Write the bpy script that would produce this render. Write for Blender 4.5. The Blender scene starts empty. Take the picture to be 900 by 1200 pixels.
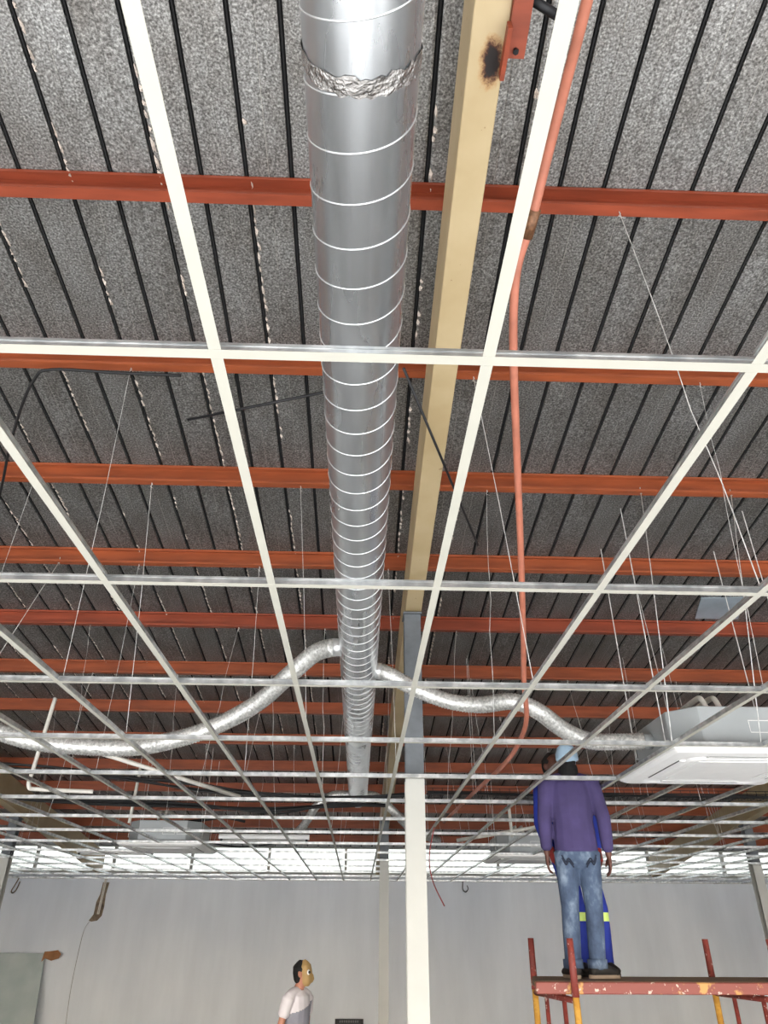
import bpy, bmesh, math, random
from mathutils import Vector, Matrix
random.seed(7)
S = bpy.context.scene
C = S.collection
EYE = 1.95                      # camera height above the floor

# ------------------------------------------------------------------ camera
F, PITCH, YAW, ROLL = 835.0, 0.53868555, 0.02906726, 0.0060495
cp, sp, cy, sy = math.cos(PITCH), math.sin(PITCH), math.cos(YAW), math.sin(YAW)
fw = Vector((sy*cp, cy*cp, sp)); rt = Vector((cy, -sy, 0)); up = rt.cross(fw)
rt2 = rt*math.cos(ROLL) + up*math.sin(ROLL); up2 = -rt*math.sin(ROLL) + up*math.cos(ROLL)
cd = bpy.data.cameras.new('camera'); cam = bpy.data.objects.new('camera', cd); C.objects.link(cam)
m = Matrix((rt2, up2, -fw)).transposed().to_4x4(); m.translation = (0, 0, EYE)
cam.matrix_world = m
cd.sensor_fit = 'HORIZONTAL'; cd.sensor_width = 36; cd.lens = F/900*36
cd.clip_start = 0.02; cd.clip_end = 500
S.camera = cam

# ------------------------------------------------------------------ sky, sun, exposure
w = bpy.data.worlds.new('sky'); S.world = w; w.use_nodes = True
wn = w.node_tree.nodes; wl = w.node_tree.links
sky = wn.new('ShaderNodeTexSky'); sky.sky_type = 'NISHITA'; sky.sun_disc = False
sky.sun_elevation = math.radians(22); sky.sun_rotation = math.radians(180); sky.air_density = 1; sky.dust_density = 3
hsv = wn.new('ShaderNodeHueSaturation'); hsv.inputs['Saturation'].default_value = 0.45
wl.new(sky.outputs[0], hsv.inputs['Color'])
wl.new(hsv.outputs[0], wn['Background'].inputs['Color'])
wn['Background'].inputs['Strength'].default_value = 0.26
sd = bpy.data.lights.new('sun', 'SUN'); sun = bpy.data.objects.new('sun', sd); C.objects.link(sun)
sd.energy = 34.0; sd.angle = math.radians(0.6); sd.color = (1, 1, 1)
sun.rotation_euler = Vector((0.15, 0.90, -0.36)).to_track_quat('-Z', 'Y').to_euler()
S.view_settings.view_transform = 'Standard'; S.view_settings.look = 'None'
S.view_settings.gamma = 1; S.view_settings.use_curve_mapping = False
S.view_settings.exposure = 0.98

# ------------------------------------------------------------------ materials
def lin(c):
    return tuple(((v/255)/12.92 if v/255 <= 0.04045 else ((v/255+0.055)/1.055)**2.4) for v in c) + (1,)

class NT:
    def __init__(s, name):
        s.m = bpy.data.materials.new(name); s.m.use_nodes = True
        s.n = s.m.node_tree.nodes; s.l = s.m.node_tree.links; s.b = s.n['Principled BSDF']
    def node(s, t, **kw):
        n = s.n.new('ShaderNode' + t)
        for k, v in kw.items():
            if k in n.inputs: n.inputs[k].default_value = v
            else: setattr(n, k, v)
        return n
    def link(s, a, b): s.l.new(a, b)
    def coord(s, kind='Object', scale=(1, 1, 1)):
        tc = s.node('TexCoord'); mp = s.node('Mapping'); mp.inputs['Scale'].default_value = scale
        s.link(tc.outputs[kind], mp.inputs['Vector']); return mp.outputs['Vector']
    def noise(s, vec, scale, detail=3, rough=0.5):
        n = s.node('TexNoise'); n.inputs['Scale'].default_value = scale
        n.inputs['Detail'].default_value = detail; n.inputs['Roughness'].default_value = rough
        s.link(vec, n.inputs['Vector']); return n.outputs['Fac']
    def ramp(s, fac, stops):
        r = s.node('ValToRGB'); e = r.color_ramp.elements
        while len(e) < len(stops): e.new(0.5)
        for k, (p, c) in enumerate(stops): e[k].position = p; e[k].color = c
        s.link(fac, r.inputs['Fac']); return r.outputs['Color']
    def mix(s, fac, a, b):
        x = s.node('Mix', data_type='RGBA')
        for v, i in ((fac, 0), (a, 6), (b, 7)):
            if hasattr(v, 'links') or hasattr(v, 'is_linked'): s.link(v, x.inputs[i])
            else: x.inputs[i].default_value = v
        return x.outputs[2]
    def math(s, op, a, b=None, clamp=False):
        x = s.node('Math', operation=op, use_clamp=clamp)
        for v, i in ((a, 0), (b, 1)):
            if v is None: continue
            if hasattr(v, 'is_linked'): s.link(v, x.inputs[i])
            else: x.inputs[i].default_value = v
        return x.outputs[0]
    def bump(s, h, strength=0.3, dist=0.01):
        b = s.node('Bump'); b.inputs['Strength'].default_value = strength; b.inputs['Distance'].default_value = dist
        s.link(h, b.inputs['Height']); s.link(b.outputs[0], s.b.inputs['Normal'])
    def base(s, c):
        if hasattr(c, 'is_linked'): s.link(c, s.b.inputs['Base Color'])
        else: s.b.inputs['Base Color'].default_value = c
    def set(s, **kw):
        for k, v in kw.items(): s.b.inputs[k.replace('_', ' ')].default_value = v
        return s.m

def soft(name, rgb, rough=0.6, metal=0.0, var=0.12, scale=9, bump=0.0, stretch=(1, 1, 1), bscale=None):
    t = NT(name); v = t.coord('Object', stretch); n = t.noise(v, scale, 4)
    c = lin(rgb); d = tuple(x*(1-var*1.6) for x in c[:3]) + (1,); u = tuple(min(1, x*(1+var)) for x in c[:3]) + (1,)
    t.base(t.ramp(n, [(0.3, d), (0.7, u)]))
    if bump: t.bump(t.noise(v, bscale or scale*5, 4), bump, 0.01)
    return t.set(Roughness=rough, Metallic=metal)

M = {}
M['tee_white'] = soft('tee_white', (176, 174, 163), 0.45, var=0.02)
t = NT('zinc'); v = t.coord('Object', (1, 1, 1)); n = t.noise(v, 14, 4)
t.base(t.ramp(n, [(0.35, lin((186, 190, 192))), (0.5, lin((210, 213, 213))), (0.62, lin((232, 234, 234)))])); M['zinc'] = t.set(Roughness=0.3, Metallic=0.85)
M['wire'] = soft('wire', (226, 226, 222), 0.45, 0.2, var=0.2, scale=30)
M['red_oxide'] = soft('red_oxide', (153, 77, 43), 0.5, var=0.18, scale=2.2, bump=0.08, stretch=(1, 6, 6))
M['red_oxide_deep'] = soft('red_oxide_deep', (146, 67, 42), 0.5, var=0.18, scale=2.2, bump=0.08, stretch=(1, 6, 6))
M['seam_black'] = soft('seam_black', (20, 20, 21), 0.9, var=0.3)
M['flake'] = soft('flake', (215, 202, 190), 0.8, var=0.25, scale=60)
M['roof_outer'] = soft('roof_outer', (120, 122, 124), 0.6, var=0.1)
M['column_grey'] = soft('column_grey', (112, 117, 121), 0.55, var=0.15, scale=6, bump=0.1)
M['column_white'] = soft('column_white', (184, 184, 177), 0.5, var=0.03, scale=4)
M['conduit_white'] = soft('conduit_white', (226, 222, 212), 0.45, var=0.06, scale=20)
M['black_rubber'] = soft('black_rubber', (24, 24, 25), 0.6, var=0.2, scale=30)
M['black_steel'] = soft('black_steel', (38, 38, 40), 0.5, 0.3, var=0.2, scale=20)
M['hose_pink'] = soft('hose_pink', (178, 110, 88), 0.5, var=0.12, scale=12)
M['copper'] = soft('copper', (120, 84, 58), 0.5, 0.3, var=0.3, scale=60)
M['unit_grey'] = soft('unit_grey', (172, 177, 178), 0.45, 0.25, var=0.06, scale=3)
M['panel_white'] = soft('panel_white', (244, 244, 242), 0.4, var=0.02)
M['panel_slot'] = soft('panel_slot', (62, 64, 66), 0.7, var=0.1)
M['label_paper'] = soft('label_paper', (232, 232, 228), 0.7, var=0.03)
M['floor'] = soft('floor', (162, 163, 164), 0.7, var=0.12, scale=0.9, bump=0.1)
M['ground'] = soft('ground', (120, 120, 120), 0.9, var=0.15, scale=0.6, bump=0.1)
M['plaster'] = soft('plaster', (150, 150, 150), 0.8, var=0.06, scale=0.8, bump=0.05)
M['board_wood'] = soft('board_wood', (132, 108, 88), 0.8, var=0.3, scale=5, bump=0.3, stretch=(0.3, 4, 4))
M['cardboard'] = soft('cardboard', (158, 112, 74), 0.9, var=0.1)
M['rubble'] = soft('rubble', (132, 116, 98), 0.95, var=0.3, scale=14, bump=0.8)
M['crack'] = soft('crack', (150, 148, 142), 0.9, var=0.1)
M['cord_red'] = soft('cord_red', (140, 52, 50), 0.6, var=0.1)
M['patch_blue'] = soft('patch_blue', (176, 190, 200), 0.35, 0.4, var=0.08, scale=6)

# speckled grey lining of the roof sheets
t = NT('roof_lining'); v = t.coord('Object', (1, 1, 1))
oi = t.node('ObjectInfo'); off = t.node('VectorMath', operation='MULTIPLY_ADD')
cx = t.node('CombineXYZ'); t.link(oi.outputs['Random'], cx.inputs[1]); t.link(oi.outputs['Random'], cx.inputs[2])
t.link(cx.outputs[0], off.inputs[0]); off.inputs[1].default_value = (0, 37, 11); t.link(v, off.inputs[2]); v2 = off.outputs[0]
n1 = t.noise(v2, 88, 3, 0.6)
mp = t.node('Mapping'); mp.inputs['Scale'].default_value = (1.8, 0.8, 1); t.link(v2, mp.inputs['Vector'])
n2 = t.noise(mp.outputs[0], 2.3, 5, 0.6)
sp1 = t.ramp(n1, [(0.34, lin((98, 97, 95))), (0.47, lin((142, 141, 139))), (0.57, lin((168, 168, 166))), (0.70, lin((216, 216, 213)))])
br = t.ramp(n2, [(0.3, (0.66, 0.63, 0.60, 1)), (0.7, (1, 1, 1, 1))])
mu = t.node('Mix', data_type='RGBA', blend_type='MULTIPLY'); mu.inputs[0].default_value = 1
t.link(sp1, mu.inputs[6]); t.link(br, mu.inputs[7])
sx = t.node('SeparateXYZ'); t.link(v, sx.inputs[0])
line = t.math('LESS_THAN', t.math('ABSOLUTE', sx.outputs[0]), 0.0016)
gate = t.math('GREATER_THAN', t.noise(v2, 1.3, 2), 0.5)
t.base(t.mix(t.math('MULTIPLY', t.math('MULTIPLY', line, gate), 0.55), mu.outputs[2], lin((214, 210, 202))))
t.bump(n1, 0.35, 0.004); M['roof_lining'] = t.set(Roughness=0.5, Metallic=0.8)

# bare spiral duct steel
t = NT('duct_steel'); v = t.coord('Object', (1, 0.18, 1)); n = t.noise(v, 6, 5)
v2 = t.coord('Object', (1, 1, 1)); n2 = t.noise(v2, 40, 3)
t.base(t.ramp(n, [(0.3, lin((186, 189, 191))), (0.7, lin((220, 223, 225)))]))
r = t.node('MapRange'); r.inputs[3].default_value = 0.22; r.inputs[4].default_value = 0.34; t.link(n, r.inputs[0]); t.link(r.outputs[0], t.b.inputs['Roughness'])
M['duct_steel'] = t.set(Metallic=0.88)
t = NT('duct_seam'); t.base(lin((226, 228, 228))); M['duct_seam'] = t.set(Metallic=0.75, Roughness=0.32)
t = NT('foil'); v = t.coord(); n = t.noise(v, 26, 5, 0.65); t.base(t.ramp(n, [(0.3, lin((150, 146, 142))), (0.7, lin((208, 206, 203)))]))
t.bump(n, 1.0, 0.02); M['foil'] = t.set(Metallic=0.95, Roughness=0.25)
t = NT('flex_foil'); v = t.coord(); n = t.noise(v, 45, 4, 0.6); t.base(t.ramp(n, [(0.35, lin((178, 178, 174))), (0.65, lin((240, 240, 236)))]))
t.bump(n, 0.6, 0.01); M['flex_foil'] = t.set(Metallic=0.55, Roughness=0.34)

# cream painted beam, with a rusty burn round the bracket (object origin sits at the burn)
def cream(name, burn):
    t = NT(name); v = t.coord('Object', (1, 1, 1)); n = t.noise(v, 2.5, 4)
    c = t.ramp(n, [(0.3, lin((176, 155, 116))), (0.7, lin((192, 173, 136)))])
    if burn:
        vm = t.node('VectorMath', operation='MULTIPLY'); vm.inputs[1].default_value = (1.25, 0.62, 0.7); t.link(v, vm.inputs[0])
        ln = t.node('VectorMath', operation='LENGTH'); t.link(vm.outputs[0], ln.inputs[0])
        d = t.math('ADD', ln.outputs['Value'], t.math('MULTIPLY', t.math('SUBTRACT', t.noise(v, 28, 4, 0.7), 0.5), 0.07))
        f = t.ramp(d, [(0.040, (1, 1, 1, 1)), (0.072, (0, 0, 0, 1))])
        c = t.mix(f, c, t.ramp(d, [(0.032, lin((24, 14, 10))), (0.046, lin((96, 50, 18))), (0.06, lin((172, 118, 50)))]))
        sp_ = t.math('LESS_THAN', t.noise(v, 21, 2), 0.25)
        c = t.mix(t.math('MULTIPLY', sp_, 0.6), c, lin((130, 100, 60)))
    t.base(c); t.bump(n, 0.06, 0.01); return t.set(Roughness=0.5)
M['cream_burn'] = cream('cream_burn', True); M['cream'] = cream('cream', False)

# far wall paint with long vertical roller streaks
t = NT('wall_paint'); v = t.coord('Object', (1.0, 1, 0.16)); n = t.noise(v, 1.6, 5, 0.6); v2 = t.coord('Object', (1, 1, 1)); n2 = t.noise(v2, 0.35, 3)
a = t.ramp(n, [(0.3, lin((218, 223, 229))), (0.7, lin((234, 239, 245)))]); b = t.ramp(n2, [(0.35, (0.86, 0.87, 0.89, 1)), (0.65, (1, 0.99, 0.97, 1))])
mu = t.node('Mix', data_type='RGBA', blend_type='MULTIPLY'); mu.inputs[0].default_value = 1; t.link(a, mu.inputs[6]); t.link(b, mu.inputs[7])
t.base(mu.outputs[2]); M['wall_paint'] = t.set(Roughness=0.7)

# milky daylight sheeting
t = NT('daylight_sheet'); v = t.coord('Object', (1, 1, 6)); n = t.noise(v, 2.5, 3)
t.base(t.ramp(n, [(0.3, (0.88, 0.87, 0.83, 1)), (0.7, (1, 0.99, 0.96, 1))])); M['daylight_sheet'] = t.set(Transmission_Weight=1.0, Roughness=0.5, IOR=1.08)
t = NT('sheet_glass'); v = t.coord(); n = t.noise(v, 2, 4); t.base(t.ramp(n, [(0.3, lin((200, 212, 210))), (0.7, lin((220, 229, 226)))]))
M['sheet_glass'] = t.set(Transmission_Weight=0.3, Roughness=0.18, IOR=1.2)

def paint(name, a, b, spot, fa=0.5):
    t = NT(name); v = t.coord(); n = t.noise(v, 6, 4, 0.65); n2 = t.noise(v, 26, 3, 0.6)
    c = t.mix(t.ramp(n, [(fa-0.03, (0, 0, 0, 1)), (fa+0.03, (1, 1, 1, 1))]), a, b)
    c = t.mix(t.ramp(n2, [(0.62, (0, 0, 0, 1)), (0.66, (1, 1, 1, 1))]), c, spot)
    t.base(c); t.bump(n2, 0.15, 0.004); return t.set(Roughness=0.6)
M['scaf_red'] = paint('scaf_red', lin((142, 62, 52)), lin((122, 52, 44)), lin((198, 168, 158)))
M['scaf_yellow'] = paint('scaf_yellow', lin((222, 170, 78)), lin((204, 150, 62)), lin((150, 90, 60)))
M['scaf_mixed'] = paint('scaf_mixed', lin((136, 72, 62)), lin((196, 146, 84)), lin((206, 186, 172)), 0.56)

M['skin_dark'] = soft('skin_dark', (98, 58, 44), 0.5, var=0.1, scale=14)
M['skin_light'] = soft('skin_light', (186, 128, 104), 0.5, var=0.06, scale=14)
M['jacket'] = soft('jacket', (66, 56, 98), 0.85, var=0.14, scale=6, bump=0.5, bscale=9)
t = NT('denim'); v = t.coord('Object', (1, 1, 0.6)); n = t.noise(v, 7, 5, 0.6); g = t.noise(v, 160, 2)
t.base(t.ramp(n, [(0.34, lin((48, 60, 82))), (0.54, lin((76, 92, 116))), (0.72, lin((138, 154, 172)))])); t.bump(g, 0.3, 0.004); M['denim'] = t.set(Roughness=0.85)
M['denim_dark'] = soft('denim_dark', (36, 44, 62), 0.85, var=0.1)
M['overall_blue'] = soft('overall_blue', (32, 52, 150), 0.8, var=0.12, scale=7, bump=0.15)
M['hi_vis'] = soft('hi_vis', (206, 232, 120), 0.5, var=0.04)
M['shoe_black'] = soft('shoe_black', (38, 36, 34), 0.6, var=0.2, scale=20)
M['shoe_sole'] = soft('shoe_sole', (168, 150, 132), 0.8, var=0.1)
M['helmet'] = soft('helmet', (176, 204, 226), 0.4, var=0.03)
M['hair_black'] = soft('hair_black', (22, 20, 19), 0.8, var=0.2, scale=40, bump=0.4)
M['tee_shirt'] = soft('tee_shirt', (232, 226, 228), 0.85, var=0.04, scale=8, bump=0.1)
M['shirt_grey'] = soft('shirt_grey', (150, 150, 160), 0.85, var=0.06, scale=8)
M['mask_tan'] = soft('mask_tan', (176, 144, 92), 0.6, var=0.06)
M['eye_white'] = soft('eye_white', (240, 240, 240), 0.4, var=0.02)
M['red_glove'] = soft('red_glove', (150, 48, 44), 0.8, var=0.15, scale=30)
M['sign_grey'] = soft('sign_grey', (110, 112, 114), 0.6, var=0.2, scale=40)

# ------------------------------------------------------------------ helpers
def add(name, data, parent=None):
    o = bpy.data.objects.new(name, data); C.objects.link(o)
    if parent is not None: o.parent = parent
    return o
def obj(name, bm, mat, parent=None, smooth=False, mats=None):
    me = bpy.data.meshes.new(name)
    bmesh.ops.recalc_face_normals(bm, faces=bm.faces[:])
    bm.to_mesh(me); bm.free()
    for k in (mats or [mat]): me.materials.append(M[k])
    if smooth:
        for p in me.polygons: p.use_smooth = True
    return add(name, me, parent)
def tag(o, label=None, cat=None, group=None, kind=None):
    if label: o['label'] = label
    if cat: o['category'] = cat
    if group: o['group'] = group
    if kind: o['kind'] = kind
    return o
def empty(name, loc=(0, 0, 0), rz=0):
    o = add(name, None); o.location = loc; o.rotation_euler[2] = rz; o.empty_display_size = 0.1; return o
def struct(o): o['kind'] = 'structure'; return o

def box(bm, x0, x1, y0, y1, z0, z1, mi=0):
    vs = [bm.verts.new((x, y, z)) for z in (z0, z1) for y in (y0, y1) for x in (x0, x1)]
    for f in ((0, 1, 3, 2), (4, 6, 7, 5), (0, 4, 5, 1), (2, 3, 7, 6), (0, 2, 6, 4), (1, 5, 7, 3)):
        bm.faces.new([vs[i] for i in f]).material_index = mi
    return vs
def bbox(*a, **k):
    bm = bmesh.new(); box(bm, *a, **k); return bm
def bevel(bm, w, seg=2):
    bmesh.ops.bevel(bm, geom=bm.edges[:], offset=w, segments=seg, affect='EDGES', profile=0.7); return bm
def extrude(bm, prof, p0, p1, u, v, mi=None):
    """closed profile [(a,b)] swept straight from p0 to p1; a along u, b along v"""
    p0, p1, u, v = Vector(p0), Vector(p1), Vector(u), Vector(v)
    A = [bm.verts.new(p0+u*a+v*b) for a, b in prof]; B = [bm.verts.new(p1+u*a+v*b) for a, b in prof]
    n = len(prof)
    for i in range(n):
        f = bm.faces.new((A[i], A[(i+1) % n], B[(i+1) % n], B[i]))
        if mi: f.material_index = mi[i]
    bm.faces.new(A[::-1]); bm.faces.new(B)
def spline(pts, n=8):
    P = [Vector(p) for p in pts]; out = []
    for i in range(len(P)-1):
        a, b, c, d = P[max(i-1, 0)], P[i], P[i+1], P[min(i+2, len(P)-1)]
        for k in range(n):
            t = k/n
            out.append(0.5*((2*b)+(-a+c)*t+(2*a-5*b+4*c-d)*t*t+(-a+3*b-3*c+d)*t**3))
    out.append(P[-1]); return out
def tube(bm, pts, r, n=8, cap=True, mi=0, squash=1.0):
    pts = [Vector(p) for p in pts]; rings = []
    T0 = (pts[1]-pts[0]).normalized(); ref = Vector((0, 0, 1)) if abs(T0.z) < 0.9 else Vector((1, 0, 0))
    u = T0.cross(ref).normalized()
    for i, p in enumerate(pts):
        t = (pts[min(i+1, len(pts)-1)]-pts[max(i-1, 0)]).normalized()
        u = (u-t*u.dot(t)).normalized(); v = t.cross(u)
        rr = r[i] if isinstance(r, (list, tuple)) else r
        rings.append([bm.verts.new(p+u*rr*math.cos(2*math.pi*k/n)+v*rr*squash*math.sin(2*math.pi*k/n)) for k in range(n)])
    for a, b in zip(rings, rings[1:]):
        for k in range(n): bm.faces.new((a[k], a[(k+1) % n], b[(k+1) % n], b[k])).material_index = mi
    if cap: bm.faces.new(rings[0][::-1]).material_index = mi; bm.faces.new(rings[-1]).material_index = mi
def ordinal(i):
    return ['first', 'second', 'third', 'fourth', 'fifth', 'sixth', 'seventh', 'eighth', 'ninth', 'tenth', 'eleventh', 'twelfth', 'thirteenth', 'fourteenth', 'fifteenth', 'sixteenth', 'seventeenth', 'eighteenth', 'nineteenth'][i]

# ------------------------------------------------------------------ room shell
SL = 0.1143                                   # roof falls this much per metre away from the camera
XL, XR, YF, YB = -12.6, 13.6, -5.0, 18.1      # left wall, right wall, open front (behind camera), far wall
GZ = EYE + 1.099                              # ceiling grid height
def zpur(y): return EYE + 3.70 - SL*y         # underside of purlins
def zroof(y): return zpur(y) + 0.15           # underside of roof lining

struct(obj('floor', bbox(XL, XR, YF, YB, -0.2, 0), 'floor'))
struct(obj('ground', bbox(-60, 60, -60, 80, -0.45, -0.21), 'ground'))
struct(obj('wall_back', bbox(XL, XR, YB, YB+0.22, 0, GZ+0.12), 'wall_paint'))
for nm, xa, xb in (('wall_left', XL-0.22, XL), ('wall_right', XR, XR+0.22)):   # side walls with open loading bays near the front
    bm = bmesh.new()
    for ya, yb in ((YF, -3.8), (1.2, YB)): box(bm, xa, xb, ya, yb, 0, 3.1)
    box(bm, xa, xb, YF, YB, 3.1, 6.6)
    struct(obj(nm, bm, 'plaster'))
bm = bmesh.new()                               # shop front behind the camera: piers and a lintel around open bays
for x in (XL, -6.0, 0.3, 6.6, XR-0.35): box(bm, x, x+0.35, YF, YF+0.3, 0, 3.1)
box(bm, XL, XR, YF, YF+0.3, 3.1, 6.7)
struct(obj('wall_front', bm, 'plaster'))
bm = bmesh.new()
extrude(bm, [(0, 0), (0.02, 0), (0.02, 0.002), (0.002, 0.002), (0.002, 0.022), (0, 0.022)], (XL, YB, GZ), (XR, YB, GZ), (0, -1, 0), (0, 0, 1))
struct(obj('trim_1', bm, 'tee_white'))

# roof: outer skin, lining panels, black seams, torn flakes along some seams
YE = YB+0.05
rx, rz = Vector((1, 0, 0)), Vector((0, SL, 1)).normalized()
bm = bmesh.new()
y0, y1 = YF-1.2, YE+0.3
vs = [(XL-0.6, y0), (XR+0.6, y0), (XR+0.6, y1), (XL-0.6, y1)]
a = [bm.verts.new((x, y, zroof(y)+0.05)) for x, y in vs]; b = [bm.verts.new((x, y, zroof(y)+0.09)) for x, y in vs]
bm.faces.new(a); bm.faces.new(b)
for i in range(4): bm.faces.new((a[i], a[(i+1) % 4], b[(i+1) % 4], b[i]))
roof = struct(obj('ceiling', bm, 'roof_outer'))
RP, RX0 = 0.2465, -1.925
ang = -math.atan(SL); Lp = (YE-YF)/math.cos(ang)
bm = bmesh.new(); hw = RP/2-0.0135
extrude(bm, [(-hw, 0.03), (-hw, 0.004), (-hw+0.012, 0), (-0.004, -0.001), (0, -0.003), (0.004, -0.001), (hw-0.012, 0), (hw, 0.004), (hw, 0.03)], (0, 0, 0), (0, Lp, 0), (1, 0, 0), (0, 0, 1))
pan = obj('roof_panel', bm, 'roof_lining', roof)
bm = bmesh.new(); box(bm, -0.02, 0.02, 0, Lp, 0.022, 0.045); box(bm, -0.004, 0.004, 0, Lp, 0.006, 0.03)
seam = obj('seam_strip', bm, 'seam_black', roof)
pan.rotation_euler[0] = seam.rotation_euler[0] = ang
first = True
for i in range(-43, 63):
    x = RX0+i*RP
    if x < XL-0.1 or x > XR+0.1: continue
    for src, dx in ((pan, RP/2), (seam, 0)):
        o = src if first else src.copy()
        if not first: C.objects.link(o)
        o.location = (x+dx, YF, zroof(YF))
    first = False
    if i % 2 and -29 < i <= 11:
        bm = bmesh.new(); rnd = random.Random(i*13+5); y = 0.4
        while y < 17.6:
            if rnd.random() < (0.72 if y < 2.6 else 0.9):
                l = rnd.uniform(0.02, 0.09); z = zroof(y)
                s = x+rnd.uniform(0.009, 0.016); ww = rnd.uniform(0.008, 0.020); h = rnd.uniform(0.010, 0.028)
                q = [(s, y, z), (s+ww, y+l*0.3, z-h*0.6), (s+ww*0.5, y+l*0.6, z-h), (s+ww, y+l, z-h*0.3), (s, y+l, z), (s-0.003, y+l*0.5, z+0.003)]
                V = [bm.verts.new((p[0], p[1], p[2]-0.001)) for p in q]; bm.faces.new(V)
                V2 = [bm.verts.new((p[0]+0.002, p[1], p[2]+0.004)) for p in q]; bm.faces.new(V2)
                for k in range(6): bm.faces.new((V[k], V[(k+1) % 6], V2[(k+1) % 6], V2[k]))
                y += l+rnd.uniform(0, 0.04)
            else: y += rnd.uniform(0.1, 0.5)
        tag(obj('torn_insulation', bm, 'flake', roof), 'pale torn insulation edge along a seam', kind='stuff')
# milky daylight panes close the strip between far wall and roof
ww_ = struct(empty('window_1', (0, YB, GZ+0.12)))
bm = bmesh.new(); box(bm, XL, XR, 0, 0.1, 0, 0.05); box(bm, XL, XR, 0, 0.1, zroof(YB)-GZ-0.14, zroof(YB)-GZ-0.06); obj('window_frame', bm, 'column_white', ww_)
x = XL+0.05
while x < XR-0.1:
    x1 = min(x+1.75, XR)
    obj('mullion', bbox(x-0.03, x+0.03, 0.0, 0.09, 0.05, zroof(YB)-GZ-0.14), 'column_white', ww_)
    obj('daylight_pane', bbox(x+0.03, x1-0.03, 0.04, 0.05, 0.05, zroof(YB)-GZ-0.14), 'daylight_sheet', ww_); x += 1.75

# ------------------------------------------------------------------ rafters, purlins, columns
RAF = [(-5.83, 'cream'), (0.455, 'cream_burn'), (6.78, 'cream')]
rname = ['cream painted roof beam at the far left edge', 'long cream painted roof beam with a rusty burn beside the duct', 'cream painted roof beam at the right behind the air conditioner']
DEP = 0.41/1.0065
for (xc, mt), lb in zip(RAF, rname):
    bm = bmesh.new(); yo = 1.56 if mt == 'cream_burn' else 6
    zo = zpur(yo)-0.41
    a, b = YF+0.3-yo, YB-0.02-yo
    bmh = 0.074
    extrude(bm, [(-bmh, 0), (bmh, 0), (bmh, 0.41), (-bmh, 0.41)], (0, a, -SL*a), (0, b, -SL*b), (1, 0, 0), (0, 0, 1))
    # for burn the origin sits at the burn, right part of the underside
    ox = 0.0
    if mt == 'cream_burn':
        ox = 0.0
    bevel(bm, 0.004, 1)
    bb = bm
    if mt == 'cream_burn':
        bmesh.ops.translate(bb, verts=bb.verts[:], vec=(-0.026, 0, 0)); ox = 0.026
    o = obj('roof_beam', bb, mt); o.location = (xc+ox, yo, zo); tag(o, lb, 'beam', 'cream roof beams')

cprof = [(0, 0), (-0.066, 0), (-0.066, 0.02), (-0.063, 0.02), (-0.063, 0.003), (-0.003, 0.003), (-0.003, 0.147), (-0.063, 0.147), (-0.063, 0.13), (-0.066, 0.13), (-0.066, 0.15), (0, 0.15)]
YP = [2.49+1.2048*i for i in range(-5, 13)]
for i, y in enumerate(YP):
    bm = bmesh.new(); k = i-5
    extrude(bm, cprof, (XL, 0, 0), (XR, 0, 0), (0, 1, 0), (0, 0, 1))
    o = obj('roof_purlin', bm, 'red_oxide_deep' if k in (0, 4) else 'red_oxide'); o.location = (0, y, zpur(y)+0.0005)
    if k < 0: lb = 'red oxide steel purlin overhead, %s back from the photograph\'s topmost purlin' % ordinal(-k-1)
    else: lb = 'red oxide steel roof purlin, %s counting down from the top of the photo' % ordinal(k)
    tag(o, lb, 'purlin', 'red steel roof purlins')

def hsec(w, d, tf=0.012, tw=0.01):
    return [(-w/2, -d/2), (w/2, -d/2), (w/2, -d/2+tf), (tw/2, -d/2+tf), (tw/2, d/2-tf), (w/2, d/2-tf), (w/2, d/2), (-w/2, d/2), (-w/2, d/2-tf), (-tw/2, d/2-tf), (-tw/2, -d/2+tf), (-w/2, -d/2+tf)]
cols = [(0.445, 6.19, 'tall steel column, white below the grid and grey above, nearest the camera'),
        (0.43, 13.45, 'white steel column standing behind the tall central column'),
        (-5.92, 13.45, 'white steel column at the far left edge of the photo'),
        (6.82, 13.45, 'white steel column at the right edge near the far wall'),
        (-5.83, 6.19, 'white steel column out to the left of the grid'), (6.78, 6.19, 'white steel column out to the right of the grid')]
for x, y, lb in cols:
    r = empty('steel_column', (x, y, 0)); tag(r, lb, 'column', 'steel columns')
    zt_ = zpur(y)-0.42; zs = GZ+0.02
    bm = bmesh.new(); extrude(bm, hsec(0.155, 0.155), (0, 0, 0), (0, 0, zs), (1, 0, 0), (0, 1, 0)); obj('lower_shaft', bm, 'column_white', r)
    bm = bmesh.new(); extrude(bm, hsec(0.150, 0.150), (0, 0, zs), (0, 0, zt_), (1, 0, 0), (0, 1, 0)); obj('upper_shaft', bm, 'column_grey', r)
    obj('cap_plate', bbox(-0.085, 0.085, -0.11, 0.11, zt_-0.012, zt_+0.003), 'column_grey', r)

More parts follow.
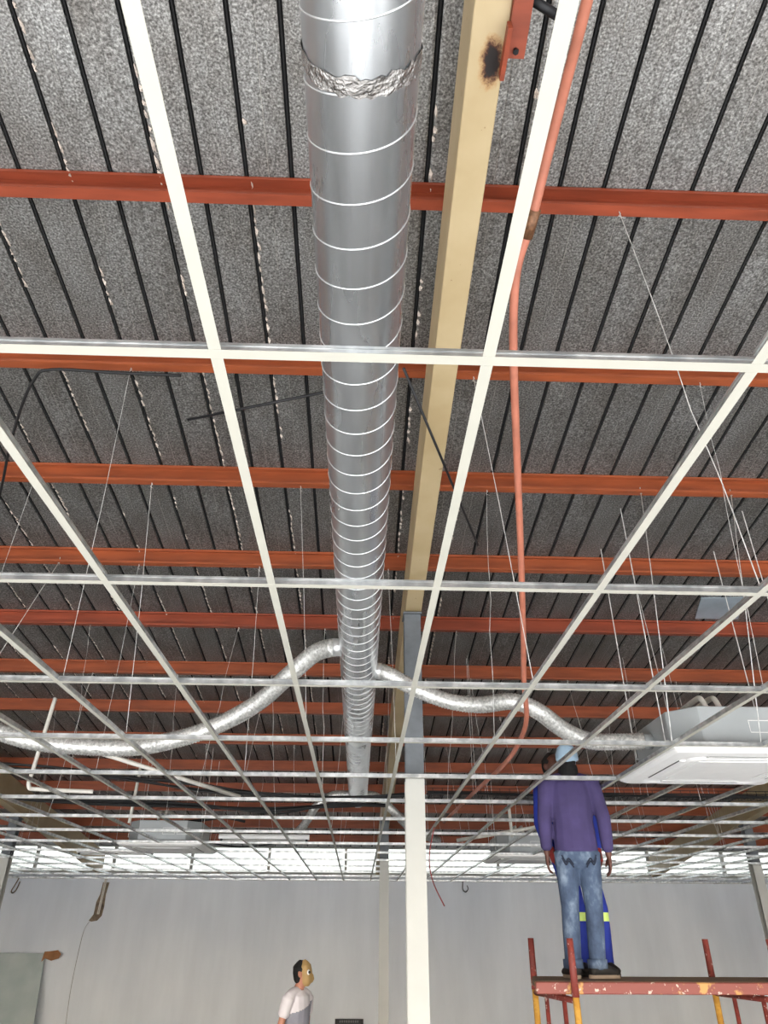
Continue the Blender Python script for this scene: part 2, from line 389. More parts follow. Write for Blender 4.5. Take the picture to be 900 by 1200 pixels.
# ------------------------------------------------------------------ suspended ceiling grid
X0, Y0, DX, DY = -0.3375, 1.1774, 0.6, 1.2
grid = empty('ceiling_grid', (X0, Y0, GZ)); tag(grid, 'white suspended ceiling grid of open metal tees with no tiles', 'ceiling grid')
FW = 0.0138
tprof = [(-FW, 0), (FW, 0), (FW, 0.0008), (0.001, 0.0008), (0.001, 0.024), (0.0035, 0.025), (0.0035, 0.032), (-0.0035, 0.032), (-0.0035, 0.025), (-0.001, 0.024), (-0.001, 0.0008), (-FW, 0.0008)]
tmi = [0, 0, 1, 1, 1, 1, 1, 1, 1, 1, 1, 0]
bm = bmesh.new(); extrude(bm, tprof, (-9.0, 0, 0), (9.9, 0, 0), (0, 1, 0), (0, 0, 1), tmi)
mt_src = obj('main_tee', bm, None, grid, mats=['tee_white', 'zinc'])
for k in range(-3, 15):
    o = mt_src if k == -3 else mt_src.copy()
    if k != -3: C.objects.link(o)
    o.location = (0, k*DY, 0)
bm = bmesh.new(); extrude(bm, tprof, (0, FW+0.0004, 0), (0, DY-FW-0.0004, 0), (1, 0, 0), (0, 0, 1), tmi)
ct = obj('cross_tee', bm, None, grid, mats=['tee_white', 'zinc'])
spots = []
for k in range(-3, 15):
    d = max(Y0+(k+1)*DY, 0.6)
    half = 0.56*(0.858*d+0.56)+0.75
    for c in range(-15, 17):
        x = X0+c*DX
        if abs(x-0.02*d) > half or x < -8.9 or x > 9.5: continue
        if c == 5 and k == 3: continue
        if (k, c) in ((8, -4), (9, 5)): continue
        spots.append((abs(x)+abs(k-4)*0.3, k, c))
spots.sort(); used = False
extra = bmesh.new()
for n_, (_, k, c) in enumerate(spots):
    if k == 14: continue
    if n_ < 300:
        o = ct if not used else ct.copy()
        if used: C.objects.link(o)
        used = True; o.location = (c*DX, k*DY, 0.0002)
    else:
        extrude(extra, tprof, (c*DX, k*DY+FW, 0), (c*DX, (k+1)*DY-FW, 0), (1, 0, 0), (0, 0, 1), tmi)
if len(extra.verts): tag(obj('outer_cross_tees', extra, None, grid, mats=['tee_white', 'zinc']), kind='stuff')

# hanger wires: purlin k down to grid row k+1
hseen = {}
def hanger(k, xt, xb, yb=0.0, r=0.0013, thick=False, kink=False):
    y = 2.49+1.2048*k-0.03
    top = Vector((xt, y, zpur(y)+0.004)); bot = Vector((xb, Y0+(k+1)*DY+yb, GZ+0.030))
    bm = bmesh.new()
    if kink:
        rr = random.Random(int(xt*1000)+k)
        pts = [top.lerp(bot, f)+Vector((rr.uniform(-.012, .012), rr.uniform(-.012, .012), 0))*(0 < f < 1) for f in (0, .2, .35, .5, .62, .8, 1)]
    else: pts = [top, top.lerp(bot, 0.5)+Vector((0.006, 0.004, 0)), bot]
    pts = [p-top for p in pts]
    if thick:
        rt_ = empty('hanger_rod', top)
        tube(bm, pts, r, 6); obj('rod', bm, 'wire', rt_, True)
        b2 = bmesh.new(); tube(b2, [(0, 0, -0.012), (0, 0, -0.001)], 0.009, 6); obj('nut', b2, 'zinc', rt_)
        b2 = bmesh.new(); tube(b2, [(0, 0, 0.005), (0, -0.004, 0.05)], r, 6); obj('thread_end', b2, 'wire', rt_)
        return rt_
    tube(bm, pts, r, 5)
    # twisted tail where the wire is tied at the top
    q = [Vector((0, 0, 0)), Vector((0.008, 0.004, -0.02)), Vector((-0.006, 0.004, -0.04)), Vector((0.02, 0, -0.06))]
    tube(bm, q, r, 5)
    o = obj('hanger_wire', bm, 'wire'); o.location = top
    hseen.setdefault(k, []).append((xt, o)); return o
for k, xt, xb, lb in ((2, 2.25, 2.06, 'bright straight threaded rod hanging left of the other on third purlin'),
                      (2, 3.0, 2.66, 'bright threaded rod at the right edge on third purlin'),
                      (3, 2.56, 2.62, 'slanting threaded rod from the fourth purlin above the air conditioner'),
                      (3, -2.87, -3.45, 'slanting threaded rod from the fourth purlin at the left')):
    tag(hanger(k, xt, xb, r=0.0032, thick=True), lb, 'rod', 'bright threaded hanger rods')
for k in range(0, 11):
    d = Y0+(k+1)*DY; half = 0.54*(0.858*d+0.56)
    c = -int(half/DX)
    lo = -int((half-0.1)/DX); hi = int((half+0.5)/DX)
    for c in range(lo, hi+1):
        rnd = random.Random(k*100+c)
        if k < 2 and c not in ((3,) if k == 0 else (-2, 2, 4)): continue
        if k >= 2 and (c+k) % 2: continue
        if k == 2 and c in (4,): continue
        x = X0+c*DX
        if abs(x-0.455) < 0.12 or abs(x+0.03) < 0.22: x += 0.0
        xt = x+rnd.uniform(-0.22, 0.22)
        if abs(xt+0.03) < 0.2 and True: xt = -0.03+math.copysign(0.22, xt+0.03)
        if k == 3 and 1.3 < x < 2.2: continue
        if k == 4 and 1.2 < x < 2.2: continue
        if k == 3 and abs(x-2.66) < 0.7: continue
        hanger(k, xt, x+rnd.uniform(-0.04, 0.04), rnd.uniform(-0.05, 0.05), rnd.choice((0.0015, 0.0018, 0.0022)), kink=rnd.random() < 0.55)

for k, ws in hseen.items():
    ws.sort(key=lambda p: p[0])
    for n_, (_, o) in enumerate(ws):
        lb = 'thin hanger wire on the %s purlin down the photo, ' % ordinal(k)
        lb += 'the only one' if len(ws) == 1 else ('leftmost' if n_ == 0 else 'rightmost' if n_ == len(ws)-1 else '%s from the left' % ordinal(n_))
        tag(o, lb, 'wire', 'hanger wires on the %s purlin' % ordinal(k))

# ------------------------------------------------------------------ spiral duct
DXC, DZ, DR = -0.033, EYE+1.79, 0.139
duct = empty('spiral_duct', (DXC, 0, DZ)); tag(duct, 'large round galvanised spiral duct running down the middle under the roof', 'duct')
def ring_mesh(y0, y1, r, n=48, ends=True):
    bm = bmesh.new(); tube(bm, [(0, y0+(y1-y0)*k/8, 0) for k in range(9)], r, n, ends); return bm
obj('duct_section', ring_mesh(-4.6, 0.93, DR, 64, False), 'duct_steel', duct, True)
obj('duct_section', ring_mesh(0.93, 7.3, DR, 64, False), 'duct_steel', duct, True)
obj('duct_section', ring_mesh(7.3, 11.25, DR*0.965, 64, False), 'duct_steel', duct, True)
obj('joint_collar', ring_mesh(7.22, 7.36, DR+0.004, 64, False), 'duct_seam', duct, True)
obj('end_cap', ring_mesh(11.2, 11.29, DR+0.003), 'duct_steel', duct, True)
def helix(y0, y1, pitch, r, ph=0.0):
    bm = bmesh.new(); n = int((y1-y0)/pitch*40); pts = []
    for k in range(n+1):
        y = y0+(y1-y0)*k/n; a = ph-2*math.pi*(y-y0)/pitch
        pts.append((r*math.sin(a), y, -r*math.cos(a)))
    tube(bm, pts, 0.0026, 5); return bm
obj('spiral_seam', helix(-4.5, 0.86, 0.142, DR), 'duct_seam', duct, True)
obj('spiral_seam', helix(0.895, 7.2, 0.142, DR, 0.6), 'duct_seam', duct, True)
obj('spiral_seam', helix(7.38, 11.2, 0.142, DR*0.965, 0.6), 'duct_seam', duct, True)
bm = bmesh.new(); rnd = random.Random(3); rings = []
for j in range(9):
    y = 0.868+j*0.0055
    rings.append([])
    for k in range(72):
        a = 2*math.pi*k/72; r = DR+0.0015+rnd.uniform(0, 0.0024)
        yy = y+0.006*math.sin(a*2+1)+rnd.uniform(-0.002, 0.002)+(rnd.uniform(-0.006, 0.006) if j in (0, 8) else 0)
        rings[-1].append(bm.verts.new((r*math.sin(a), yy, r*math.cos(a))))
for a, b in zip(rings, rings[1:]):
    for k in range(72): bm.faces.new((a[k], a[(k+1) % 72], b[(k+1) % 72], b[k]))
obj('foil_tape', bm, 'foil', duct)
for sx_, yy in ((-1, 4.9), (1, 5.42)):
    bm = bmesh.new(); tube(bm, [(sx_*(DR-0.02), yy, 0), (sx_*(DR+0.045), yy, 0)], 0.064, 24); obj('branch_collar', bm, 'duct_seam', duct, True)
for yy in (2.0, 4.3, 6.6, 9.0):      # hanger straps round the duct
    bm = bmesh.new()
    z2 = zpur(yy)-DZ
    for s in (-1, 1): tube(bm, [(s*DR, yy, 0), (s*DR*0.9, yy, z2+0.02)], 0.0015, 5)
    obj('support_wire', bm, 'wire', duct)

def flexible(name, pts, r, label):
    P = spline(pts, 14); o = []
    # resample evenly and corrugate
    L = [0]
    for a, b in zip(P, P[1:]): L.append(L[-1]+(b-a).length)
    n = int(L[-1]/0.011); Q = []; j = 0
    for k in range(n+1):
        s = L[-1]*k/n
        while j < len(L)-2 and L[j+1] < s: j += 1
        Q.append(P[j].lerp(P[j+1], (s-L[j])/max(1e-6, L[j+1]-L[j])))
    rad = [r*(1+(0.06 if k % 2 else -0.06)) for k in range(n+1)]
    base = Q[0].copy(); bm = bmesh.new(); tube(bm, [q-base for q in Q], rad, 18)
    root = obj(name, bm, 'flex_foil', None, True); root.location = base
    return tag(root, label, 'duct', 'flexible foil ducts')
flexible('flexible_duct', [(-0.205, 4.9, 3.74), (-0.348, 5.024, 3.74), (-0.54, 5.188, 3.63), (-0.806, 5.424, 3.47), (-1.137, 5.572, 3.33), (-1.452, 5.599, 3.23), (-1.799, 5.711, 3.2), (-2.177, 5.675, 3.2), (-2.492, 5.64, 3.22), (-2.733, 5.57, 3.27), (-3.083, 5.454, 3.35), (-3.9, 5.3, 3.4)], 0.063, 'silver flexible duct sweeping from the round duct down to the left edge')
flexible('flexible_duct', [(0.14, 5.42, 3.74), (0.22, 5.40, 3.70), (0.364, 5.43, 3.63), (0.628, 5.447, 3.53), (0.877, 5.362, 3.47), (1.103, 5.19, 3.45), (1.282, 5.177, 3.38), (1.491, 5.308, 3.28), (1.695, 5.384, 3.22), (1.896, 5.40, 3.218), (2.10, 5.377, 3.219)], 0.06, 'silver flexible duct snaking from the round duct right to the air conditioner')
flexible('flexible_duct', [(-0.14, 11.05, 3.74), (-0.40, 11.0, 3.72), (-0.62, 11.0, 3.58), (-0.80, 11.2, 3.35), (-1.0, 11.5, 3.2)], 0.055, 'short flexible duct bending left off the far end of the round duct')
flexible('flexible_duct', [(0.075, 11.05, 3.74), (0.26, 11.0, 3.70), (0.50, 11.0, 3.5), (0.78, 11.3, 3.3), (1.2, 11.8, 3.22)], 0.055, 'short flexible duct bending right off the far end of the round duct')

# ------------------------------------------------------------------ cassette air conditioners
def cassette(x, y, label):
    r = empty('air_conditioner', (x, y, GZ)); tag(r, label, 'air conditioner', 'ceiling cassette air conditioners')
    h, c = 0.50, 0.17
    octo = [(-h+c, -h), (h-c, -h), (h, -h+c), (h, h-c), (h-c, h), (-h+c, h), (-h, h-c), (-h, -h+c)]
    bm = bmesh.new(); extrude(bm, octo, (0, 0, 0.012), (0, 0, 0.30), (1, 0, 0), (0, 1, 0)); bevel(bm, 0.006, 1); body = obj('body', bm, 'unit_grey', r)
    for xx in (0.0, 0.20):
        bm = bmesh.new()
        for a in ((xx, xx+0.17, 0.12, 0.125), (xx, xx+0.17, 0.20, 0.205), (xx, xx+0.004, 0.12, 0.205), (xx+0.166, xx+0.17, 0.12, 0.205)):
            box(bm, a[0], a[1], -h-0.0015, -h+0.001, a[2], a[3])
        obj('label_outline', bm, 'label_paper', body)
    # fascia: rim with four air slots and a centre grille, a little below the tees
    bm = bmesh.new(); R, ri = 0.585, 0.33
    def loop(rad, z, cr):
        pts = []
        for q in range(4):
            ca = math.pi/2*q+math.pi/4
            cxp, cyp = (rad-cr)*math.copysign(1, math.cos(ca)), (rad-cr)*math.copysign(1, math.sin(ca))
            for s in range(5):
                a = ca-math.pi/4+math.pi/2*s/4; pts.append(bm.verts.new((cxp+cr*math.cos(a), cyp+cr*math.sin(a), z)))
        return pts
    Ls = [loop(R, 0.012, 0.03), loop(R, -0.012, 0.03), loop(R-0.03, -0.03, 0.04), loop(0.47, -0.036, 0.09), loop(0.45, -0.028, 0.10), loop(0.40, -0.020, 0.11), loop(0.375, -0.036, 0.11), loop(0.335, -0.036, 0.10), loop(0.33, -0.026, 0.10)]
    for a, b in zip(Ls, Ls[1:]):
        for k in range(20): bm.faces.new((a[k], a[(k+1) % 20], b[(k+1) % 20], b[k]))
    bm.faces.new(Ls[0][::-1]); bm.faces.new(Ls[-1])
    fas = obj('fascia', bm, 'panel_white', r)
    for q in range(4):
        bm = bmesh.new(); box(bm, -0.30, 0.30, 0.402, 0.446, -0.034, -0.024)
        bmesh.ops.rotate(bm, verts=bm.verts[:], cent=(0, 0, 0), matrix=Matrix.Rotation(q*math.pi/2, 3, 'Z')); obj('louvre', bm, 'panel_white', fas)
        bm = bmesh.new(); box(bm, -0.30, 0.30, 0.447, 0.456, -0.0335, -0.026)
        bmesh.ops.rotate(bm, verts=bm.verts[:], cent=(0, 0, 0), matrix=Matrix.Rotation(q*math.pi/2, 3, 'Z')); obj('air_slot', bm, 'panel_slot', fas)
    bm = bmesh.new(); box(bm, -0.315, 0.315, -0.315, 0.315, -0.040, -0.026); bevel(bm, 0.008, 2); obj('grille', bm, 'panel_white', r)
    for dx in (-0.16, -0.06):
        bm = bmesh.new(); tube(bm, spline([(dx+0.03, -0.25, 0.29), (dx+0.01, -0.25, 0.36), (dx, -0.22, 0.43), (dx+0.02, -0.10, 0.46), (dx+0.03, 0.2, 0.46)], 6), 0.02, 10); obj('lagged_pipe', bm, 'conduit_white', r, True)
    for sx_ in (-1, 1):
        for sy_ in (-1, 1):
            bm = bmesh.new(); xx, yy = sx_*(h+0.02), sy_*0.3
            tube(bm, [(xx, yy, 0.10), (xx, yy, zpur(y+yy)-GZ)], 0.004, 6); box(bm, min(xx, sx_*h), max(xx, sx_*h), yy-0.02, yy+0.02, 0.10, 0.104); obj('support_rod', bm, 'wire', r)
    bm = bmesh.new(); tube(bm, [(-h-0.06, 0.0, 0.17), (-h+0.01, 0.0, 0.17)], 0.057, 18); obj('air_spigot', bm, 'unit_grey', r, True)
    return r
cassette(X0+5*DX, Y0+3.5*DY, 'large white cassette air conditioner with grey body at the right edge')
cassette(X0-4*DX, Y0+8.5*DY, 'distant cassette air conditioner in the grid on the left')
cassette(X0+5*DX, Y0+9.5*DY, 'distant cassette air conditioner in the grid behind the worker')

# ------------------------------------------------------------------ services in the roof void
def pipe(name, pts, r, mat, label, cat, group=None, n=8, seg=6, squash=1.0):
    P = spline(pts, seg) if len(pts) > 2 and seg else [Vector(p) for p in pts]
    base = P[0].copy(); bm = bmesh.new(); tube(bm, [p-base for p in P], r, n, squash=squash)
    o = obj(name, bm, mat, None, True); o.location = base; return tag(o, label, cat, group)
hz = [(0.598, 0.4, 4.25), (0.600, 0.956, 4.25), (0.602, 1.251, 4.27), (0.595, 1.472, 4.25), (0.581, 1.682, 4.2), (0.557, 1.826, 4.15), (0.568, 1.992, 4.1), (0.612, 2.258, 4.03), (0.712, 2.761, 3.9), (0.828, 3.336, 3.75), (0.967, 4.054, 3.55), (1.064, 4.581, 3.4), (1.149, 4.97, 3.28), (1.167, 5.298, 3.21), (1.158, 5.9, 3.16), (1.079, 7.158, 3.14), (0.986, 9.009, 3.12)]
r_ = empty('pink_hose', hz[0]); tag(r_, 'terracotta pink hose hanging down from above the second tee line', 'hose')
P = [p-Vector(hz[0]) for p in spline(hz, 6)]
bm = bmesh.new(); tube(bm, P, 0.0175, 10); obj('hose_run', bm, 'hose_pink', r_, True)
bm = bmesh.new(); c0 = Vector((0.581, 1.682, 4.2))-Vector(hz[0]); tube(bm, [c0-Vector((-0.006, 0.05, -0.012)), c0+Vector((-0.006, 0.05, -0.012))], 0.023, 10); obj('joint_ring', bm, 'copper', r_, True)
pipe('black_rod', [(-1.276, 4.036, 5.089), (-0.20, 3.71, 5.126)], 0.010, 'black_steel', 'black steel rod running behind the duct between second and third purlins', 'rod')
pipe('black_rod', [(0.20, 3.12, 4.79), (0.88, 4.905, 4.60)], 0.009, 'black_steel', 'black brace rod crossing diagonally under the cream beam', 'rod')
pipe('black_pipe', [(0.605, 1.345, 5.10), (0.723, 1.397, 5.095)], 0.020, 'black_steel', 'short black pipe end above the cream beam at top of the photo', 'pipe')
pipe('black_cable', [(-3.7, 6.2, 4.86), (-3.359, 5.7, 4.919), (-2.901, 4.854, 5.015), (-2.691, 4.447, 5.062), (-2.436, 3.997, 5.113), (-2.241, 3.715, 5.145), (-2.096, 3.621, 5.156), (-1.654, 3.635, 5.154), (-1.251, 3.644, 5.153)], 0.010, 'black_rubber', 'black cable bending along the second purlin and down the left edge', 'cable')
# red bracket bolted to the beam
br_ = empty('steel_bracket', (0.52, 1.0, zpur(1.0)-0.43)); tag(br_, 'short red steel angle bolted beside the burn on the cream beam', 'bracket')
bm = bmesh.new(); q = 0.56
extrude(bm, [(0, 0), (0.075, 0), (0.075, 0.006), (0.006, 0.006), (0.006, 0.09), (0, 0.09)], (0.010, -0.9, 0.9*SL-0.012), (0.010, 0.53, -0.53*SL-0.012), (1, 0, 0), (0, 0, 1)); obj('angle_iron', bm, 'red_oxide_deep', br_)
bm = bmesh.new(); box(bm, -0.006, 0.012, 0.40, 0.60, -0.06*1-0.05, -0.055); obj('cleat', bm, 'red_oxide_deep', br_)
bm = bmesh.new(); tube(bm, [(0.045, 0.5, -0.085), (0.045, 0.5, -0.055)], 0.012, 6); obj('bolt', bm, 'black_steel', br_)
# pale foil patch on the roof lining
bm = bmesh.new()
a = [bm.verts.new((x, y, zroof(y)-0.010+0.01*k)) for k, (x, y) in enumerate(())]
pv = [(3.52, 6.75), (3.97, 6.72), (4.10, 7.18), (3.62, 7.18)]
A = [bm.verts.new((x, y, zroof(y)-0.012)) for x, y in pv]; B = [bm.verts.new((x, y, zroof(y)-0.004)) for x, y in pv]
bm.faces.new(A); bm.faces.new(B)
for i in range(4): bm.faces.new((A[i], A[(i+1) % 4], B[(i+1) % 4], B[i]))
tag(obj('foil_patch', bm, 'patch_blue'), 'pale bluish foil patch on the roof lining at the right', 'patch')
# white conduits dropping into the grid
pipe('white_conduit', [(-3.006, 7.028, 3.95), (-3.045, 7.02, 3.30), (-3.04, 7.0, 3.13), (-2.96, 7.05, 3.11), (-2.5, 7.15, 3.11)], 0.019, 'conduit_white', 'white plastic conduit dropping and turning at the left edge', 'conduit', 'white plastic conduits', 10, 8)
pipe('white_conduit', [(-2.70, 9.2, 3.72), (-2.72, 9.2, 3.10)], 0.019, 'conduit_white', 'white plastic conduit dropping beside the distant left air conditioner', 'conduit', 'white plastic conduits', 10)
pipe('white_conduit', [(2.0, 10.2, 3.52), (2.01, 10.2, 3.10)], 0.02, 'conduit_white', 'white plastic conduit dropping into the grid left of the worker', 'conduit', 'white plastic conduits', 10)
pipe('white_conduit', [(1.4, 11.2, 3.16), (3.2, 10.9, 3.42)], 0.025, 'conduit_white', 'white sloping conduit behind the worker in the purple jacket', 'conduit', 'white plastic conduits', 10)
pipe('white_conduit', [(-1.2, 7.6, 3.15), (-2.4, 6.7, 3.38)], 0.02, 'conduit_white', 'white sloping conduit under the left flexible duct', 'conduit', 'white plastic conduits', 10)
# bundles of black cable lying across the void, left and centre
for n_, (pts, lb) in enumerate((([(-4.6, 7.6, 3.46), (-3.3, 7.7, 3.40), (-2.5, 7.75, 3.33), (-1.7, 7.75, 3.25), (-1.0, 7.8, 3.20), (-0.2, 7.8, 3.17), (0.55, 7.78, 3.19)], 'black cables sagging across the grid in front of the duct end'),
                                ([(-5.5, 8.9, 3.42), (-3.6, 9.0, 3.30), (-2.0, 9.0, 3.24), (-1.0, 9.0, 3.22), (-0.3, 9.0, 3.28), (0.3, 9.0, 3.30)], 'thick black cable bundle lying across the grid under the far duct'))):
    cb = empty('cable_bundle', pts[0]); tag(cb, lb, 'cables', 'black cable bundles')
    rnd = random.Random(n_)
    for k in range(6 if n_ else 4):
        j = [(p[0]-pts[0][0], p[1]-pts[0][1]+rnd.uniform(-0.06, 0.06), p[2]-pts[0][2]+rnd.uniform(-0.02, 0.05)) for p in pts]
        bm = bmesh.new(); tube(bm, spline(j, 6), 0.012, 6); obj('cable', bm, 'black_rubber', cb, True)
pipe('black_cable', [(-2.9, 12.15, 3.35), (-2.3, 12.2, 3.2), (-1.8, 12.1, 3.14), (-1.3, 12.0, 3.18), (-0.9, 12.1, 3.3)], 0.012, 'black_rubber', 'looping black cable beside the distant left air conditioner', 'cable')
pipe('black_cable', [(-2.9, 11.4, 3.385), (-2.6, 11.3, 3.385), (-2.3, 11.25, 3.40), (-2.0, 11.4, 3.46), (-1.7, 11.5, 3.42)], 0.02, 'black_rubber', 'tangle of black cable on the distant left air conditioner', 'cable')
# wire basket tray on the right
ty, tz = 7.9, EYE+1.28
tr_ = empty('cable_tray', (0.9, ty, tz)); tag(tr_, 'wire mesh cable tray crossing behind the workers', 'cable tray')
for yy, zz in ((-0.1, 0.06), (-0.1, 0.03), (-0.1, 0), (-0.03, 0), (0.03, 0), (0.1, 0), (0.1, 0.03), (0.1, 0.06)):
    bm = bmesh.new(); tube(bm, [(-0.2, yy, zz), (6.5, yy, zz)], 0.003, 5); obj('long_wire', bm, 'black_steel', tr_)
bm = bmesh.new(); tube(bm, [(0, -0.1, 0.06), (0, -0.1, -0.004), (0, 0.1, -0.004), (0, 0.1, 0.06)], 0.003, 5); u_ = obj('basket_wire', bm, 'black_steel', tr_)
for k in range(66):
    o = u_ if k == 0 else u_.copy()
    if k: C.objects.link(o)
    o.location = (k*0.1-0.15, 0, 0)
for k in range(5):
    bm = bmesh.new(); j = random.Random(k)
    tube(bm, spline([(x*0.9-0.2, j.uniform(-0.08, 0.08), 0.014+j.uniform(0, 0.02)) for x in range(8)], 5), 0.008, 6); obj('cable', bm, 'black_rubber', tr_, True)
for k in range(4):
    bm = bmesh.new(); xx = 0.3+k*1.8
    for s in (-0.1, 0.1): tube(bm, [(xx, s, 0.0), (xx, s*0.5, zpur(ty)-tz)], 0.002, 5)
    obj('support_wire', bm, 'wire', tr_)
# red cord hanging down past the columns, hook under the grid at the far wall
pipe('red_cord', [(0.8625, 8.9, GZ+0.01), (0.80, 8.95, 2.75), (0.835, 9.0, 2.506), (0.96, 9.0, 2.254)], 0.007, 'cord_red', 'thin red cord end dangling beside the tall white column', 'cord')
pipe('wire_hook', [(2.35, 17.977, GZ+0.005), (2.34, 17.977, 2.90), (2.40, 17.977, 2.84), (2.46, 17.977, 2.90), (2.44, 17.977, 2.97)], 0.010, 'black_steel', 'small dark hook hanging under the grid near the far wall', 'hook')

# strip lamps lying on the far grid
def striplamp(x, y, z, l, label):
    r = empty('strip_lamp', (x, y, z)); tag(r, label, 'lamp', 'unlit white strip lamps')
    bm = bmesh.new(); extrude(bm, [(-0.05, 0), (0.05, 0), (0.05, 0.04), (0.025, 0.065), (-0.025, 0.065), (-0.05, 0.04)], (0, 0, 0), (l, 0, 0), (0, 1, 0), (0, 0, 1)); obj('housing', bm, 'panel_white', r)
    bm = bmesh.new(); tube(bm, [(0.04, 0, -0.018), (l-0.04, 0, -0.018)], 0.014, 10); obj('tube', bm, 'label_paper', r, True)
    for xx in (0.02, l-0.05): obj('end_holder', bbox(xx, xx+0.03, -0.02, 0.02, -0.034, 0.001), 'panel_slot', r)
striplamp(-1.95, 10.9, GZ+0.07, 1.25, 'white strip lamp lying on the grid left of the duct end')
striplamp(-4.6, 13.0, GZ+0.07, 1.25, 'white strip lamp lying on the grid at the far left')
striplamp(3.4, 14.2, GZ+0.07, 1.25, 'white strip lamp lying on the grid right of the worker')

# ------------------------------------------------------------------ far wall details
wb = bpy.data.objects['wall_back']
bm = bmesh.new(); rnd = random.Random(11)
pts = [(-5.62, 2.98), (-5.56, 2.98), (-5.60, 2.75), (-5.58, 2.5), (-5.60, 2.33), (-5.68, 2.24), (-5.80, 2.22), (-5.86, 2.24), (-5.78, 2.36), (-5.77, 2.6), (-5.71, 2.75), (-5.70, 2.98)]
A = [bm.verts.new((x, YB-0.001, z)) for x, z in pts]; B = [bm.verts.new((x*0.999+rnd.uniform(-.01, .01), YB-0.016, z)) for x, z in pts]
bm.faces.new(A); bm.faces.new(B)
for i in range(len(pts)): bm.faces.new((A[i], A[(i+1) % len(pts)], B[(i+1) % len(pts)], B[i]))
obj('broken_plaster', bm, 'rubble', wb)
for dx in (0, 0.05):
    bm = bmesh.new(); tube(bm, [(-5.62-dx*0.6, YB-0.03, GZ+0.05), (-5.66-dx*0.6, YB-0.03, 2.36)], 0.012, 8); obj('chased_conduit', bm, 'conduit_white', wb, True)
bm = bmesh.new(); tube(bm, spline([(-5.84, YB-0.001, 2.22), (-5.92, YB-0.001, 2.05), (-5.95, YB-0.001, 1.6), (-5.96, YB-0.001, 1.0), (-5.92, YB-0.001, 0.3), (-5.9, YB-0.001, 0.02)], 6), 0.018, 6, squash=0.2); obj('plaster_crack', bm, 'crack', wb)
pipe('wire_loop', [(-7.56, YB-0.04, GZ), (-7.62, YB-0.04, 2.9), (-7.66, YB-0.04, 2.8), (-7.62, YB-0.04, 2.76), (-7.56, YB-0.04, 2.82), (-7.52, YB-0.04, 2.98)], 0.012, 'rubble', 'brown looped strap hanging on the far wall at top left', 'strap')
gl = empty('glass_sheet', (-7.6, 17.55, 0)); tag(gl, 'greenish glass sheet leaning on the far wall at the lower left', 'glass sheet')
bm = bmesh.new(); q = [(-1.2, 0.0), (1.24, 0.0), (0.985, 1.63), (-1.2, 1.645)]
for k, dy in ((0, 0), (1, 0.012)):
    pass
A = [bm.verts.new((x, z*0.28, z)) for x, z in q]; B = [bm.verts.new((x, z*0.28+0.012, z)) for x, z in q]
bm.faces.new(A); bm.faces.new(B)
for i in range(4): bm.faces.new((A[i], A[(i+1) % 4], B[(i+1) % 4], B[i]))
obj('pane', bm, 'sheet_glass', gl)
bm = bmesh.new(); q = [(0.96, 1.48), (1.02, 1.54), (1.16, 1.50), (1.30, 1.54), (1.33, 1.62), (1.24, 1.69), (1.10, 1.67), (0.97, 1.66)]
A = [bm.verts.new((x, z*0.28-0.004, z)) for x, z in q]; B = [bm.verts.new((x, z*0.28-0.012, z)) for x, z in q]
bm.faces.new(A); bm.faces.new(B)
for i in range(len(q)): bm.faces.new((A[i], A[(i+1) % len(q)], B[(i+1) % len(q)], B[i]))
obj('cardboard_corner', bm, 'cardboard', gl)
sg = empty('notice_board', (-0.13, 17.9, 0)); tag(sg, 'black framed notice board standing on the floor against the far wall', 'notice board')
bm = bmesh.new()
for a in ((-0.29, 0.29, 0.44, 0.515), (-0.29, 0.29, 0, 0.05), (-0.29, -0.24, 0.05, 0.44), (0.24, 0.29, 0.05, 0.44)): box(bm, a[0], a[1], 0, 0.05, a[2], a[3])
obj('frame', bm, 'black_rubber', sg); obj('screen', bbox(-0.24, 0.24, 0.012, 0.045, 0.05, 0.44), 'panel_slot', sg)
bm = bmesh.new()
for k in range(9): box(bm, -0.2+k*0.045, -0.2+k*0.045+0.03, -0.002, 0.004, 0.455, 0.495)
obj('worn_marks', bm, 'sign_grey', sg)

# ------------------------------------------------------------------ scaffold
DZK = 1.69
sc = empty('scaffold', (1.5, 6.4, 0)); tag(sc, 'worn red and yellow steel scaffold the two workers stand on', 'scaffold')
def L(x, y, z): return (x-1.5, y-6.4, z)
for x, y in ((1.535, 5.965), (1.44, 6.86), (3.0, 5.965), (2.905, 6.86)):
    bm = bmesh.new(); tube(bm, [L(x, y, 0), L(x, y, 1.615)], 0.024, 12); low = obj('post', bm, 'scaf_yellow', sc, True)
    bm = bmesh.new(); tube(bm, [L(x, y, 1.60), L(x, y, 1.80), L(x, y, 1.955)], [0.027, 0.025, 0.024], 12); obj('post_socket', bm, 'scaf_red', low, True)
for y0_, y1_ in ((6.0, 6.05), (6.80, 6.84)):
    bm = bmesh.new(); box(bm, (1.27 if y0_ < 6.5 else 1.43)-1.5, 2.0, y0_-6.4, y1_-6.4, 1.615, 1.688); obj('deck_beam', bevel(bm, 0.006, 1), 'scaf_mixed', sc)
for k in range(3):
    bm = bmesh.new(); y = 6.055+k*0.25
    box(bm, 1.30+0.055*k-1.5, 3.5-1.5, y-6.4, y+0.235-6.4, 1.655, 1.692); obj('deck_plank', bevel(bm, 0.006, 1), 'board_wood', sc)
